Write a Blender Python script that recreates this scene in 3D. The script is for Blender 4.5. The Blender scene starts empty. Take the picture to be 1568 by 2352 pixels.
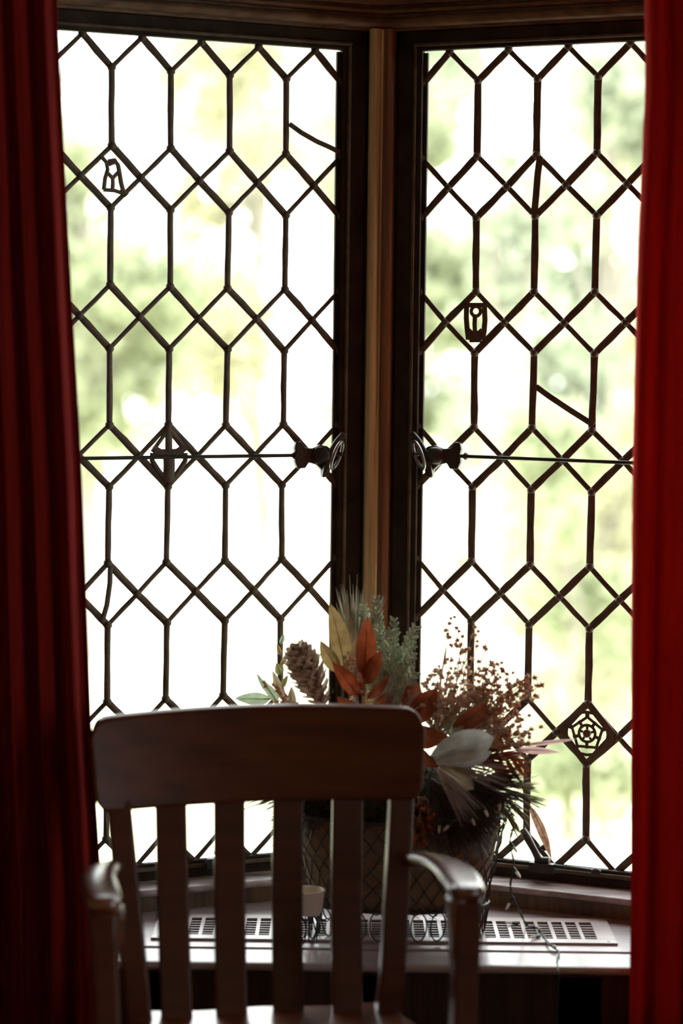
import bpy, bmesh, math, random
from mathutils import Vector, Matrix, noise
random.seed(7)
sc = bpy.context.scene
COL = sc.collection
PI = math.pi

# ------------------------------------------------------------------ camera
cam_d = bpy.data.cameras.new('camera'); cam = bpy.data.objects.new('camera', cam_d); COL.objects.link(cam)
sc.camera = cam
FPX, PITCH, ROLL = 5050.0, .0417, .0122
X_ = Vector((1, 0, 0)); U_ = Vector((0, math.sin(PITCH), math.cos(PITCH))); F_ = Vector((0, math.cos(PITCH), -math.sin(PITCH)))
R_ = X_*math.cos(ROLL) + U_*math.sin(ROLL); UP_ = -X_*math.sin(ROLL) + U_*math.cos(ROLL)
m = Matrix((R_, UP_, -F_)).transposed().to_4x4(); m.translation = Vector((-.0636, 0, 1.41))
cam.matrix_world = m
cam_d.sensor_fit = 'VERTICAL'; cam_d.sensor_height = 36; cam_d.sensor_width = 24
cam_d.lens = FPX*36/2352
cam_d.shift_y = -135.85/2352
cam_d.clip_start = .05; cam_d.clip_end = 200
cam_d.dof.use_dof = True; cam_d.dof.focus_distance = 3.78; cam_d.dof.aperture_fstop = 1.8

# ------------------------------------------------------------------ light and exposure
w = bpy.data.worlds.new('overcast_sky'); sc.world = w; w.use_nodes = True
nt = w.node_tree; nt.nodes.clear()
wo = nt.nodes.new('ShaderNodeOutputWorld'); bg = nt.nodes.new('ShaderNodeBackground')
tc = nt.nodes.new('ShaderNodeTexCoord'); mp = nt.nodes.new('ShaderNodeTexNoise'); cr = nt.nodes.new('ShaderNodeValToRGB')
mp.inputs['Scale'].default_value = 1.6; mp.inputs['Detail'].default_value = 4
cr.color_ramp.elements[0].color = (.86, .93, 1, 1); cr.color_ramp.elements[1].color = (1, .99, .96, 1)
nt.links.new(tc.outputs['Generated'], mp.inputs['Vector']); nt.links.new(mp.outputs['Fac'], cr.inputs['Fac'])
nt.links.new(cr.outputs['Color'], bg.inputs['Color']); nt.links.new(bg.outputs['Background'], wo.inputs['Surface'])
bg.inputs['Strength'].default_value = 7.0
sd = bpy.data.lights.new('sun', 'SUN'); sd.energy = 3.0; sd.angle = .02; sd.color = (1, .93, .78)
sun = bpy.data.objects.new('sun', sd); COL.objects.link(sun)
sun.rotation_euler = Vector((.45, .55, -.75)).to_track_quat('-Z', 'Y').to_euler()
sc.view_settings.view_transform = 'Standard'; sc.view_settings.look = 'None'
sc.view_settings.gamma = 1; sc.view_settings.use_curve_mapping = False
sc.view_settings.exposure = 0.0
sc.cycles.max_bounces = 8; sc.cycles.transparent_max_bounces = 16
sc.cycles.use_denoising = True
try: sc.cycles.sample_clamp_indirect = 6
except Exception: pass

# ------------------------------------------------------------------ materials
def mat(name, col, col2=None, rough=.5, scale=(8, 8, 8), bump=0, spec=.5, metal=0, transl=0, coat=0, detail=5, contrast=(.35, .65)):
    M = bpy.data.materials.new(name); M.use_nodes = True; t = M.node_tree; n = t.nodes; L = t.links
    b = n['Principled BSDF']; b.inputs['Roughness'].default_value = rough; b.inputs['Metallic'].default_value = metal
    b.inputs['Specular IOR Level'].default_value = spec; b.inputs['Coat Weight'].default_value = coat
    b.inputs['Coat Roughness'].default_value = .25
    c = n.new('ShaderNodeTexCoord'); mpn = n.new('ShaderNodeMapping'); mpn.inputs['Scale'].default_value = scale
    nz = n.new('ShaderNodeTexNoise'); nz.inputs['Scale'].default_value = 1; nz.inputs['Detail'].default_value = detail
    L.new(c.outputs['Object'], mpn.inputs['Vector']); L.new(mpn.outputs['Vector'], nz.inputs['Vector'])
    r = n.new('ShaderNodeValToRGB'); r.color_ramp.elements[0].position = contrast[0]; r.color_ramp.elements[1].position = contrast[1]
    r.color_ramp.elements[0].color = (*col, 1); r.color_ramp.elements[1].color = (*(col2 or col), 1)
    L.new(nz.outputs['Fac'], r.inputs['Fac']); L.new(r.outputs['Color'], b.inputs['Base Color'])
    if bump:
        bp = n.new('ShaderNodeBump'); bp.inputs['Strength'].default_value = bump; bp.inputs['Distance'].default_value = .004
        L.new(nz.outputs['Fac'], bp.inputs['Height']); L.new(bp.outputs['Normal'], b.inputs['Normal'])
    if transl:
        tr = n.new('ShaderNodeBsdfTranslucent'); mx = n.new('ShaderNodeMixShader'); mx.inputs['Fac'].default_value = transl
        L.new(r.outputs['Color'], tr.inputs['Color']); L.new(b.outputs['BSDF'], mx.inputs[1]); L.new(tr.outputs['BSDF'], mx.inputs[2])
        L.new(mx.outputs['Shader'], n['Material Output'].inputs['Surface'])
    return M
WOOD_CHAIR = mat('mahogany_chair', (.046, .0085, .0025), (.072, .014, .004), .36, (3, 3, 40), .05, .3, coat=.12)
WOOD_ARM = mat('polished_arm_wood', (.085, .020, .007), (.14, .034, .012), .26, (3, 3, 40), .03, .6, coat=.9)
WOOD_CHAIR_H = mat('mahogany_rail', (.060, .014, .004), (.10, .024, .007), .42, (3, 40, 40), .05, .16, coat=.06)
WOOD_DARK = mat('old_dark_wood', (.08, .045, .025), (.20, .12, .055), .38, (60, 60, 3), .35, .5)
WOOD_TRIM_LIT = mat('varnished_moulding_lit', (.40, .30, .13), (.85, .72, .38), .3, (90, 90, 2.5), .4, .8, coat=.4)  # gold gleam of window light put into the colour
WOOD_TRIM_UNLIT = mat('brown_moulding_unlit', (.12, .05, .025), (.30, .14, .07), .32, (90, 90, 2.5), .4, .6)
WOOD_HEAD = mat('dark_lintel_wood', (.12, .075, .045), (.24, .15, .085), .45, (3, 60, 60), .3, .4)
WOOD_SILL = mat('sill_paint', (.32, .265, .275), (.40, .34, .35), .4, (2, 40, 20), .08, .6, coat=1)
WOOD_LEDGE = mat('worn_ledge_wood', (.20, .16, .15), (.48, .41, .40), .38, (2, 60, 20), .3, .5)
IRON = mat('dark_iron', (.018, .016, .014), (.045, .04, .032), .42, (30, 30, 30), .2, .5)
PAINTED = mat('black_casement_paint', (.028, .023, .017), (.052, .043, .032), .7, (20, 20, 20), .2, .15)
LEAD = mat('lead_came', (.08, .062, .042), (.14, .11, .078), .6, (40, 40, 40), .3, .5)
STEEL = mat('worn_steel', (.25, .25, .24), (.5, .5, .48), .3, (40, 40, 40), .1, .5, .8)
GRILLE = mat('register_paint', (.42, .36, .34), (.50, .43, .41), .4, (20, 20, 20), 0, .5, coat=1)
BLACK = mat('void_shade', (.01, .008, .008), (.012, .01, .01), .9)
VELVET_LIT = mat('red_curtain_lit', (.50, .014, .010), (.62, .022, .016), .85, (60, 60, 4), .1, .15, transl=.30)
VELVET_SHADED = mat('red_curtain_shaded', (.15, .007, .005), (.21, .010, .007), .9, (60, 60, 4), .1, .1, transl=.10)  # same cloth as above, with the left side's shade put into the colour
PLASTER = mat('brown_plaster', (.38, .29, .18), (.44, .35, .23), .8, (6, 6, 6), .1)
FLOORW = mat('floor_boards', (.10, .05, .025), (.18, .09, .045), .35, (12, 1.5, 1), .1)
RUST = mat('rust_leaf', (.24, .045, .016), (.38, .085, .03), .5, (60, 60, 60), .2, .3, transl=.35)
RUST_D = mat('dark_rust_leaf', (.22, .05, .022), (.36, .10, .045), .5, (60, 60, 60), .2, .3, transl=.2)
GOLD = mat('golden_leaf', (.26, .17, .07), (.36, .26, .12), .5, (60, 60, 60), .2, .3, transl=.35)
SAGE = mat('sage_leaf', (.30, .40, .28), (.50, .60, .44), .6, (60, 60, 60), .1, .3, transl=.4)
SILVER = mat('silver_leaf', (.50, .55, .52), (.74, .76, .74), .6, (50, 50, 50), .2, .3, transl=.3)
BEIGE = mat('beige_leaf', (.34, .28, .18), (.45, .38, .26), .6, (50, 50, 50), .2, .3, transl=.3)
CEDAR = mat('cedar_green', (.36, .46, .32), (.74, .80, .66), .6, (90, 90, 90), 0, .3, transl=.25)
NEEDLE_P = mat('pale_needles', (.42, .42, .33), (.72, .70, .62), .45, (50, 50, 50), 0, .4, transl=.2)
NEEDLE_L = mat('lilac_grey_needles', (.38, .32, .33), (.60, .54, .55), .4, (50, 50, 50), 0, .5, transl=.15)
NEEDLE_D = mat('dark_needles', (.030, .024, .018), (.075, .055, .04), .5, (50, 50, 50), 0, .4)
OLIVE = mat('olive_needles', (.20, .22, .08), (.40, .42, .18), .5, (50, 50, 50), 0, .4, transl=.2)
BERRY = mat('dried_berries', (.50, .24, .12), (.85, .62, .45), .6, (120, 120, 120), 0, .3, transl=.15)
BERRY_P = mat('pale_dried_buds', (.66, .48, .36), (.90, .74, .60), .6, (120, 120, 120), 0, .3, transl=.2)
STEM = mat('dry_stem', (.20, .13, .08), (.36, .26, .17), .6, (60, 60, 60))
CONE = mat('pinecone_scale', (.24, .14, .09), (.80, .64, .50), .6, (70, 70, 70), .2, .3)
PINKB = mat('pink_blade', (.50, .33, .32), (.66, .48, .47), .5, (50, 50, 50), 0, .3, transl=.4)
BURLAP = mat('burlap_liner', (.42, .32, .22), (.56, .44, .31), .85, (300, 300, 300), .3, .1, transl=.6)
CERAMIC = mat('cream_ceramic', (.66, .58, .47), (.76, .69, .58), .35, (30, 30, 30), 0, .5)
MOSS = mat('dark_moss', (.020, .018, .010), (.055, .048, .022), .9, (60, 60, 60), .5, .1)
CORD = mat('green_cord', (.015, .035, .025), (.03, .06, .045), .45, (60, 60, 60))
BULB = mat('clear_bulb', (.75, .76, .70), (.88, .88, .82), .12, (60, 60, 60), 0, .8, transl=.4)
BARK = mat('tree_bark', (.26, .24, .2), (.4, .37, .32), .85, (6, 6, 1), .5, .2)
LAWN = mat('sunlit_lawn', (.62, .62, .38), (.80, .76, .56), .9, (.5, .5, .5), 0, .1)
TREE_M = [mat('pale_green_leaves', (.33, .37, .23), (.48, .51, .35), .6, (1.5, 1.5, 1.5), 0, .2, transl=.45),
          mat('yellow_leaves', (.46, .45, .30), (.56, .55, .40), .6, (1.5, 1.5, 1.5), 0, .2, transl=.45),
          mat('blue_green_leaves', (.32, .36, .27), (.46, .50, .38), .6, (1.5, 1.5, 1.5), 0, .2, transl=.4),
          mat('rusty_leaves', (.44, .41, .31), (.53, .49, .38), .6, (1.5, 1.5, 1.5), 0, .2, transl=.45)]
def glass_mat():
    M = bpy.data.materials.new('old_window_glass'); M.use_nodes = True; t = M.node_tree; n = t.nodes; L = t.links; n.clear()
    o = n.new('ShaderNodeOutputMaterial'); tr = n.new('ShaderNodeBsdfTransparent'); gl = n.new('ShaderNodeBsdfGlossy'); mx = n.new('ShaderNodeMixShader')
    fr = n.new('ShaderNodeFresnel'); fr.inputs['IOR'].default_value = 1.35
    nz = n.new('ShaderNodeTexNoise'); nz.inputs['Scale'].default_value = 9; bp = n.new('ShaderNodeBump'); bp.inputs['Strength'].default_value = .3; bp.inputs['Distance'].default_value = .01
    tcn = n.new('ShaderNodeTexCoord'); L.new(tcn.outputs['Object'], nz.inputs['Vector']); L.new(nz.outputs['Fac'], bp.inputs['Height']); L.new(bp.outputs['Normal'], gl.inputs['Normal'])
    tr.inputs['Color'].default_value = (.965, .98, .965, 1); gl.inputs['Roughness'].default_value = .03
    L.new(fr.outputs['Fac'], mx.inputs['Fac']); L.new(tr.outputs['BSDF'], mx.inputs[1]); L.new(gl.outputs['BSDF'], mx.inputs[2]); L.new(mx.outputs['Shader'], o.inputs['Surface'])
    return M
GLASS = glass_mat()

# ------------------------------------------------------------------ mesh helpers
class MB:
    """collects shapes (world coordinates) and links them as one mesh object"""
    def __init__(s): s.v = []; s.f = []
    def add(s, vs, fs, xf=None):
        k = len(s.v); s.v += [Vector(xf(*p)) if xf else Vector(p) for p in vs]; s.f += [[i+k for i in f] for f in fs]; return s
    def box(s, a, b, xf=None):
        (x0, y0, z0), (x1, y1, z1) = a, b
        return s.add([(x0, y0, z0), (x1, y0, z0), (x1, y1, z0), (x0, y1, z0), (x0, y0, z1), (x1, y0, z1), (x1, y1, z1), (x0, y1, z1)],
              [(0, 3, 2, 1), (4, 5, 6, 7), (0, 1, 5, 4), (1, 2, 6, 5), (2, 3, 7, 6), (3, 0, 4, 7)], xf)
    def tube(s, pts, r, n=8, flat=None, closed=False, xf=None):
        """r: radius or list; flat=(direction vector, ratio): squashes the section along that direction"""
        P = [Vector(xf(*p)) if xf else Vector(p) for p in pts]; N = len(P)
        rr = r if isinstance(r, (list, tuple)) else [r]*N
        k = len(s.v); up = None
        for i in range(N):
            if closed: t = P[(i+1) % N]-P[i-1]
            else: t = P[min(i+1, N-1)]-P[max(i-1, 0)]
            t = t.normalized() if t.length > 1e-9 else Vector((0, 0, 1))
            if flat: a = Vector(flat[0]); a = (a-t*a.dot(t)).normalized()
            else:
                if up is None: up = Vector((0, 0, 1)) if abs(t.z) < .9 else Vector((1, 0, 0))
                a = (up-t*up.dot(t)).normalized(); up = a
            b = t.cross(a)
            q = flat[1] if flat else 1
            for j in range(n):
                an = 2*PI*(j+.5)/n
                s.v.append(P[i]+a*(math.cos(an)*rr[i]*q)+b*(math.sin(an)*rr[i]))
        for i in range(N if closed else N-1):
            i2 = (i+1) % N
            for j in range(n):
                s.f.append([k+i*n+j, k+i*n+(j+1) % n, k+i2*n+(j+1) % n, k+i2*n+j])
        if not closed:
            s.f.append([k+j for j in range(n)][::-1]); s.f.append([k+(N-1)*n+j for j in range(n)])
        return s
    def prism(s, poly, h0, h1, xf):
        """poly in (a,b), extruded between h0 and h1 ; xf(a,h,b)"""
        n = len(poly)
        return s.add([(a, h0, b) for a, b in poly]+[(a, h1, b) for a, b in poly],
              [list(range(n)), list(range(n, 2*n))[::-1]]+[(i, (i+1) % n, n+(i+1) % n, n+i) for i in range(n)], xf)
    def grid(s, fn, nu, nv, cu=False):
        k = len(s.v)
        for i in range(nu+1):
            for j in range(nv+1): s.v.append(Vector(fn(i/nu, j/nv)))
        for i in range(nu):
            for j in range(nv):
                a = k+i*(nv+1)+j; s.f.append([a, a+1, a+nv+2, a+nv+1])
        return s
    def blob(s, c, r, n=6, m_=4, ax=None):
        """ellipsoid; r = (rx, ry, rz)"""
        if not isinstance(r, (tuple, list)): r = (r, r, r)
        k = len(s.v); c = Vector(c); q = ax if ax else Matrix.Identity(3)
        s.v.append(c+q@Vector((0, 0, r[2])))
        for i in range(1, m_):
            th = PI*i/m_
            for j in range(n):
                ph = 2*PI*j/n; s.v.append(c+q@Vector((r[0]*math.sin(th)*math.cos(ph), r[1]*math.sin(th)*math.sin(ph), r[2]*math.cos(th))))
        s.v.append(c+q@Vector((0, 0, -r[2]))); e = len(s.v)-1
        for j in range(n):
            s.f.append([k, k+1+j, k+1+(j+1) % n]); b = k+1+(m_-2)*n
            s.f.append([e, b+(j+1) % n, b+j])
            for i in range(m_-2):
                a = k+1+i*n; s.f.append([a+j, a+n+j, a+n+(j+1) % n, a+(j+1) % n])
        return s
    def lathe(s, prof, c, n=24, sx=1, sy=1):
        k = len(s.v); N = len(prof)
        for r, z in prof:
            for j in range(n): s.v.append(Vector((c[0]+r*sx*math.cos(2*PI*j/n), c[1]+r*sy*math.sin(2*PI*j/n), c[2]+z)))
        for i in range(N-1):
            for j in range(n): s.f.append([k+i*n+j, k+i*n+(j+1) % n, k+(i+1)*n+(j+1) % n, k+(i+1)*n+j])
        return s
    def build(s, name, material, parent=None, smooth=True, bevel=0, solid=0, fixn=True):
        me = bpy.data.meshes.new(name)
        o0 = Vector(parent_loc(parent)) if parent else Vector((0, 0, 0))
        me.from_pydata([tuple(v-o0) for v in s.v], [], s.f); me.validate()
        if fixn:
            bm = bmesh.new(); bm.from_mesh(me); bmesh.ops.recalc_face_normals(bm, faces=bm.faces); bm.to_mesh(me); bm.free()
        me.materials.append(material)
        o = bpy.data.objects.new(name, me); COL.objects.link(o)
        if parent: o.parent = parent
        if smooth:
            for p in me.polygons: p.use_smooth = True
            try: me.set_sharp_from_angle(angle=math.radians(40))
            except Exception: pass
        if solid:
            md = o.modifiers.new('thickness', 'SOLIDIFY'); md.thickness = solid; md.offset = 0
        if bevel:
            md = o.modifiers.new('bevel', 'BEVEL'); md.width = bevel; md.segments = 3; md.limit_method = 'ANGLE'
        return o
def parent_loc(p):
    v = Vector((0, 0, 0))
    while p is not None: v = v+p.location; p = p.parent
    return v
def empty(name, loc, label=None, cat=None, group=None, kind=None):
    o = bpy.data.objects.new(name, None); COL.objects.link(o); o.location = loc; o.empty_display_size = .05
    return tag(o, label, cat, group, kind)
def tag(o, label=None, cat=None, group=None, kind=None):
    if label: o['label'] = label
    if cat: o['category'] = cat
    if group: o['group'] = group
    if kind: o['kind'] = kind
    return o

# ------------------------------------------------------------------ the bay
CY = 3.9192; ANG = .4; CA, SA = math.cos(ANG), math.sin(ANG)
def WX(sg):      # window coordinates (along the pane from the corner, toward the room, height)
    return lambda u, o, z: (sg*CA*u - sg*SA*o, CY - SA*u - CA*o, z)
NRM = {sg: Vector((-sg*SA, -CA, 0)) for sg in (-1, 1)}
GT, GB = 1.952, .541
UF = .61          # far edge of the glass
SILL = .473
FRONT = 3.385     # nose of the sill
def lineY(sg, off):  # points of the plane at given offset where |x| = 0 and far end
    return WX(sg)(0, off, 0), WX(sg)(.72, off, 0)

def bar(mb, xf, u0, u1, o0, o1, z0, z1): return mb.box((u0, o0, z0), (u1, o1, z1), xf)
def both(fn):
    for sg in (-1, 1): fn(sg, WX(sg))
def cornered(mb, o0, o1, z0, z1, umax=.74):
    """a board running round the inside of the corner, mitred on the centre line"""
    def yc(o): return CY - o/CA
    for sg in (-1, 1):
        f = WX(sg); a0 = f(umax, o0, 0); a1 = f(umax, o1, 0)
        p = [(0, yc(o0)), (a0[0], a0[1]), (a1[0], a1[1]), (0, yc(o1))]
        mb.add([(x, y, z0) for x, y in p]+[(x, y, z1) for x, y in p], [(0, 1, 2, 3), (4, 5, 6, 7), (0, 1, 5, 4), (1, 2, 6, 5), (2, 3, 7, 6), (3, 0, 4, 7)])
    return mb
def cornered_round(mb, oc, zc, r, umax=.74, n=10, ry=None):
    ry = ry or r
    for sg in (-1, 1):
        f = WX(sg); k = len(mb.v)
        for j in range(n):
            an = 2*PI*j/n; o = oc+r*math.cos(an); z = zc+ry*math.sin(an)
            mb.v.append(Vector((0, CY-o/CA, z))); mb.v.append(Vector(f(umax, o, z)))
        for j in range(n):
            a, b = k+2*j, k+2*((j+1) % n); mb.f.append([a, a+1, b+1, b])
    return mb

# corner post (trim_1)
p = MB()
p.add([(0, CY+.05, .40), (-.034*CA, CY-.034*SA+.05, .40), (-.034*CA+.02*SA, CY-.034*SA-.02*CA, .40), (0, CY-.02/CA, .40), (.034*CA-.02*SA, CY-.034*SA-.02*CA, .40), (.034*CA, CY-.034*SA+.05, .40)] +
      [(0, CY+.05, 2.3), (-.034*CA, CY-.034*SA+.05, 2.3), (-.034*CA+.02*SA, CY-.034*SA-.02*CA, 2.3), (0, CY-.02/CA, 2.3), (.034*CA-.02*SA, CY-.034*SA-.02*CA, 2.3), (.034*CA, CY-.034*SA+.05, 2.3)],
      [(0, 1, 2, 3, 4, 5), (6, 7, 8, 9, 10, 11)]+[(i, (i+1) % 6, 6+(i+1) % 6, 6+i) for i in range(6)])
for sg in (-1, 1): p.box((0, -.06, .40), (.060, -.0045, 2.3), WX(sg))
post = p.build('trim_1', WOOD_DARK); tag(post, kind='structure')
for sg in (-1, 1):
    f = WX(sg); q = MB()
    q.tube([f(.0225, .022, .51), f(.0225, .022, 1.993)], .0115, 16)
    q.build('moulding', WOOD_TRIM_LIT if sg < 0 else WOOD_TRIM_UNLIT, post)  # both sides share one stain; the difference in light is coloured in
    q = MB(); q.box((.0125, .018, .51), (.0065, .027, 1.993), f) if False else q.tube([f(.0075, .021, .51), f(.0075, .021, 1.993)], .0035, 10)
    q.build('bead', WOOD_TRIM_LIT, post)
q = MB(); q.box((-.0035, CY-.0335, .51), (.0035, CY-.018, 1.993)); q.build('fillet', WOOD_TRIM_LIT, post, bevel=.0015)

# header above the casements (trim_2) with its two mouldings
h = MB(); cornered(h, -.05, .018, 1.990, 2.45); head = h.build('trim_2', WOOD_HEAD, smooth=False); tag(head, kind='structure')
h = MB(); cornered_round(h, .024, 2.004, .010); h.build('moulding', WOOD_HEAD, head)
h = MB(); cornered_round(h, .022, 2.024, .005); h.build('bead', WOOD_HEAD, head)
h = MB(); cornered(h, .015, .034, 2.034, 2.045); h.build('fillet', WOOD_HEAD, head, smooth=False)
# bottom rail of the bay: ledge and board below it (trim_3)
h = MB(); cornered(h, -.05, .060, .44, .500); lr = h.build('trim_3', WOOD_DARK, smooth=False); tag(lr, kind='structure')
h = MB(); cornered(h, .0, .072, .502, .514); cornered_round(h, .072, .508, .0062); h.build('ledge', WOOD_LEDGE, lr)
# far jambs of both casements
both(lambda sg, f: tag(bar(bar(MB(), f, .648, .74, -.05, .03, .44, 2.3), f, .655, .69, .03, .05, .51, 2.0).build('trim_4' if sg < 0 else 'trim_5', WOOD_DARK, bevel=.003), kind='structure'))

# casements
SP = .1054; PER = .2358; DH = .1056
def lattice(sg, f, u0, spc):
    """the lead came of one casement: hexagons over diamonds"""
    mb = MB(); n = NRM[sg]; rnd = random.Random(11+sg)
    J = {}
    def jit(k, z):
        key = (round(k*2), round(z*1000))
        if key not in J: J[key] = (rnd.uniform(-.0012, .0012), rnd.uniform(-.0012, .0012))
        return J[key]
    def P(k, z):
        u = u0+k*spc; a, b = jit(k, z)
        return (max(.078, min(UF+.004, u+a)), z+b)
    wv = .0056 if sg < 0 else .0068
    thick = {('\\', -1): .0064, ('/', -1): .0042, ('\\', 1): .0048, ('/', 1): .0066}
    def seg(a, b, wd):
        (ua, za), (ub, zb) = a, b
        pts = []
        for i in range(5):
            t = i/4; e = .0006*math.sin(t*PI)*rnd.uniform(-1, 1)
            pts.append(f(ua+(ub-ua)*t+e, .0, za+(zb-za)*t))
        mb.tube(pts, [wd*rnd.uniform(.92, 1.08) for _ in pts], 8, (n, .55))
    nodes = set()
    for r in range(7):
        zc = GT+.0 - r*PER
        for k in range(0, 6):
            # diamond centred at column k, height zc
            top = zc+DH/2; bot = zc-DH/2
            for kk, s_ in ((k-.5, -1), (k+.5, 1)):
                if kk < -.4 and k == 0: continue
                if kk > 5.4: continue
                mid = P(kk, zc)
                for zz, up in ((top, 1), (bot, 0)):
                    if (r == 0 and up) or (r == 6 and not up): continue
                    a = P(k, zz)
                    left_in_view = (s_ == -1) if sg > 0 else (s_ == 1)
                    sh = '/' if (left_in_view == bool(up)) else '\\'
                    seg(a, mid, thick[(sh, sg)]); nodes.add(a); nodes.add(mid)
            if 0 < k < 6 and r < 6:
                seg(P(k, bot), P(k, GT-(r+1)*PER+DH/2), wv)
    for (u, z) in nodes: mb.blob(f(u, 0, z), (.0080, .0080, .0080), 8, 5)
    return mb
def stroke(mb, sg, f, pts, wd, off=.003, fl=.5, n=8):
    wd *= 1.35
    mb.tube([f(u, off, z) for u, z in pts], wd/2, n, (NRM[sg], fl))
def ring(mb, sg, f, c, r, wd, off=.003, n=24, rz=None, a0=0, a1=2*PI):
    wd *= 1.4
    full = abs(a1-a0-2*PI) < 1e-6
    m_ = n if full else n+1
    pts = [f(c[0]+r*math.cos(a0+(a1-a0)*i/n), off, c[1]+(rz or r)*math.sin(a0+(a1-a0)*i/n)) for i in range(m_)]
    mb.tube(pts, wd/2, 8, (NRM[sg], .6), closed=full)
K = .00077
def window(idx, sg):
    f = WX(sg)
    root = empty('window_%d' % idx, f(.34, 0, GB), kind='structure')
    fr = MB()
    bar(fr, f, .0345, .0805, -.003, .012, .511, 1.990); bar(fr, f, UF-.004, .650, -.003, .012, .511, 1.990)
    bar(fr, f, .0345, .650, -.003, .012, 1.955, 1.990); bar(fr, f, .0345, .650, -.003, .012, .511, .543)
    fr.build('casement_frame', PAINTED, root, bevel=.0025)
    be = MB()
    for u in (.0680, UF+.008): bar(be, f, u-.003, u+.003, .010, .0165, .530, 1.965)
    bar(be, f, .064, UF+.01, .010, .0165, .5300, .5375); bar(be, f, .064, UF+.01, .010, .0165, 1.962, 1.968)
    be.build('glazing_bead', LEAD, root, bevel=.002)
    g = MB(); g.add([(.07, -.001, GB-.01), (UF+.01, -.001, GB-.01), (UF+.01, -.001, GT+.01), (.07, -.001, GT+.01)], [(0, 1, 2, 3)], f)
    g.build('glass', GLASS, root, smooth=False, fixn=False)
    pl = MB(); bar(pl, f, .076, .0875, -.003, .003, GB, GT); bar(pl, f, UF-.01, UF, -.003, .003, GB, GT); pl.build('edge_lead', PAINTED, root)
    lattice(sg, f, *((.0758, .1054) if sg < 0 else (.0735, .1079))).build('lead_lattice', LEAD, root)
    return root, f
w1, f1 = window(1, -1); w2, f2 = window(2, 1)
# mended panes: extra leads across cracks
mb = MB()
stroke(mb, -1, f1, [(0.1763, 1.8214), (0.154, 1.8075), (0.1251, 1.7938), (0.1027, 1.7858), (0.081, 1.7769)], .0068)
stroke(mb, -1, f1, [(0.494, 1.0572), (0.4946, 1.0275), (0.4997, 0.9905), (0.5079, 0.9625)], .0070)
mb.build('repair_lead', LEAD, w1)
mb = MB()
stroke(mb, 1, f2, [(0.2961, 1.7643), (0.2927, 1.736), (0.2902, 1.6987), (0.2876, 1.6673)], .0095)
stroke(mb, 1, f2, [(0.2956, 1.3701), (0.3195, 1.3539), (0.3574, 1.3306), (0.3997, 1.3061)], .0080)
mb.build('repair_lead', LEAD, w2)
# ornaments in the diamonds
mb = MB()
for pts, wd in (([(0.5172, 1.7509), (0.5064, 1.7397), (0.504, 1.7274), (0.5085, 1.7126), (0.5106, 1.6935)], .0055), ([(0.5034, 1.7413), (0.492, 1.744), (0.4858, 1.7355), (0.4834, 1.7225), (0.4802, 1.705), (0.4754, 1.6891)], .0060),
                ([(0.5063, 1.7236), (0.4955, 1.7139), (0.4947, 1.7044), (0.4954, 1.6941)], .0055), ([(0.4857, 1.7238), (0.4948, 1.7139)], .0050), ([(0.5114, 1.6935), (0.4915, 1.6928), (0.4747, 1.6877)], .0050), ([(0.4801, 1.6962), (0.47, 1.6856)], .0075), ([(0.5026, 1.7362), (0.4919, 1.7411)], .006)):
    stroke(mb, -1, f1, pts, wd)
tag(mb.build('glass_ornament', LEAD, w1), 'small leaded tower shape set in a diamond pane')
mb = MB()
for pts, wd in (([(0.3921, 1.2956), (0.3919, 1.2792), (0.3917, 1.2628), (0.3916, 1.2456)], .0100), ([(0.3916, 1.2456), (0.3906, 1.2269), (0.3913, 1.2119), (0.3911, 1.1985)], .0160),
                ([(0.4199, 1.2584), (0.412, 1.2524), (0.401, 1.2464), (0.3916, 1.2456), (0.3822, 1.2463), (0.3728, 1.2522), (0.3618, 1.2597)], .0105), ([(0.4182, 1.2495), (0.3649, 1.2507)], .0095),
                ([(0.4206, 1.2495), (0.4212, 1.2361), (0.4101, 1.2196), (0.3959, 1.2015)], .0070), ([(0.3617, 1.2492), (0.3616, 1.2357), (0.3725, 1.2193), (0.3865, 1.2014)], .0070),
                ([(0.4046, 1.2121), (0.3913, 1.2104), (0.3771, 1.2118)], .0055), ([(0.392, 1.2904), (0.4183, 1.2554)], .0055), ([(0.392, 1.2904), (0.3634, 1.2567)], .0080)):
    stroke(mb, -1, f1, pts, wd)
tag(mb.build('glass_ornament', LEAD, w1), 'leaded lily shape behind the support bar')
mb = MB()
for pts, wd in (([(0.1665, 1.5135), (0.1661, 1.4884), (0.168, 1.4694), (0.1707, 1.4503)], .0075), ([(0.1987, 1.5135), (0.2007, 1.4847), (0.1994, 1.4657), (0.1965, 1.4505)], .0075), ([(0.1657, 1.5104), (0.1995, 1.5105)], .0065),
                ([(0.1821, 1.493), (0.1816, 1.477), (0.1826, 1.4641)], .0065), ([(0.1706, 1.4572), (0.1963, 1.4574)], .0125), ([(0.1704, 1.4678), (0.1769, 1.4626), (0.1826, 1.4626), (0.189, 1.4626), (0.1954, 1.468)], .0055), ([(0.1731, 1.4511), (0.194, 1.4513)], .009)):
    stroke(mb, 1, f2, pts, wd)
ring(mb, 1, f2, (0.1836, 1.4998), .0085, .0048)
tag(mb.build('glass_ornament', LEAD, w2), 'small leaded urn shape set in a diamond pane')
mb = MB(); c = (0.3974, 0.7748)
ring(mb, 1, f2, c, .0145, .0038); ring(mb, 1, f2, c, .0285, .0046, n=5, a0=PI/2, a1=PI/2+2*PI); ring(mb, 1, f2, c, .037, .0040)
mb.blob(f2(c[0], .003, c[1]), (.0075, .004, .0075), 10, 6)
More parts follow.
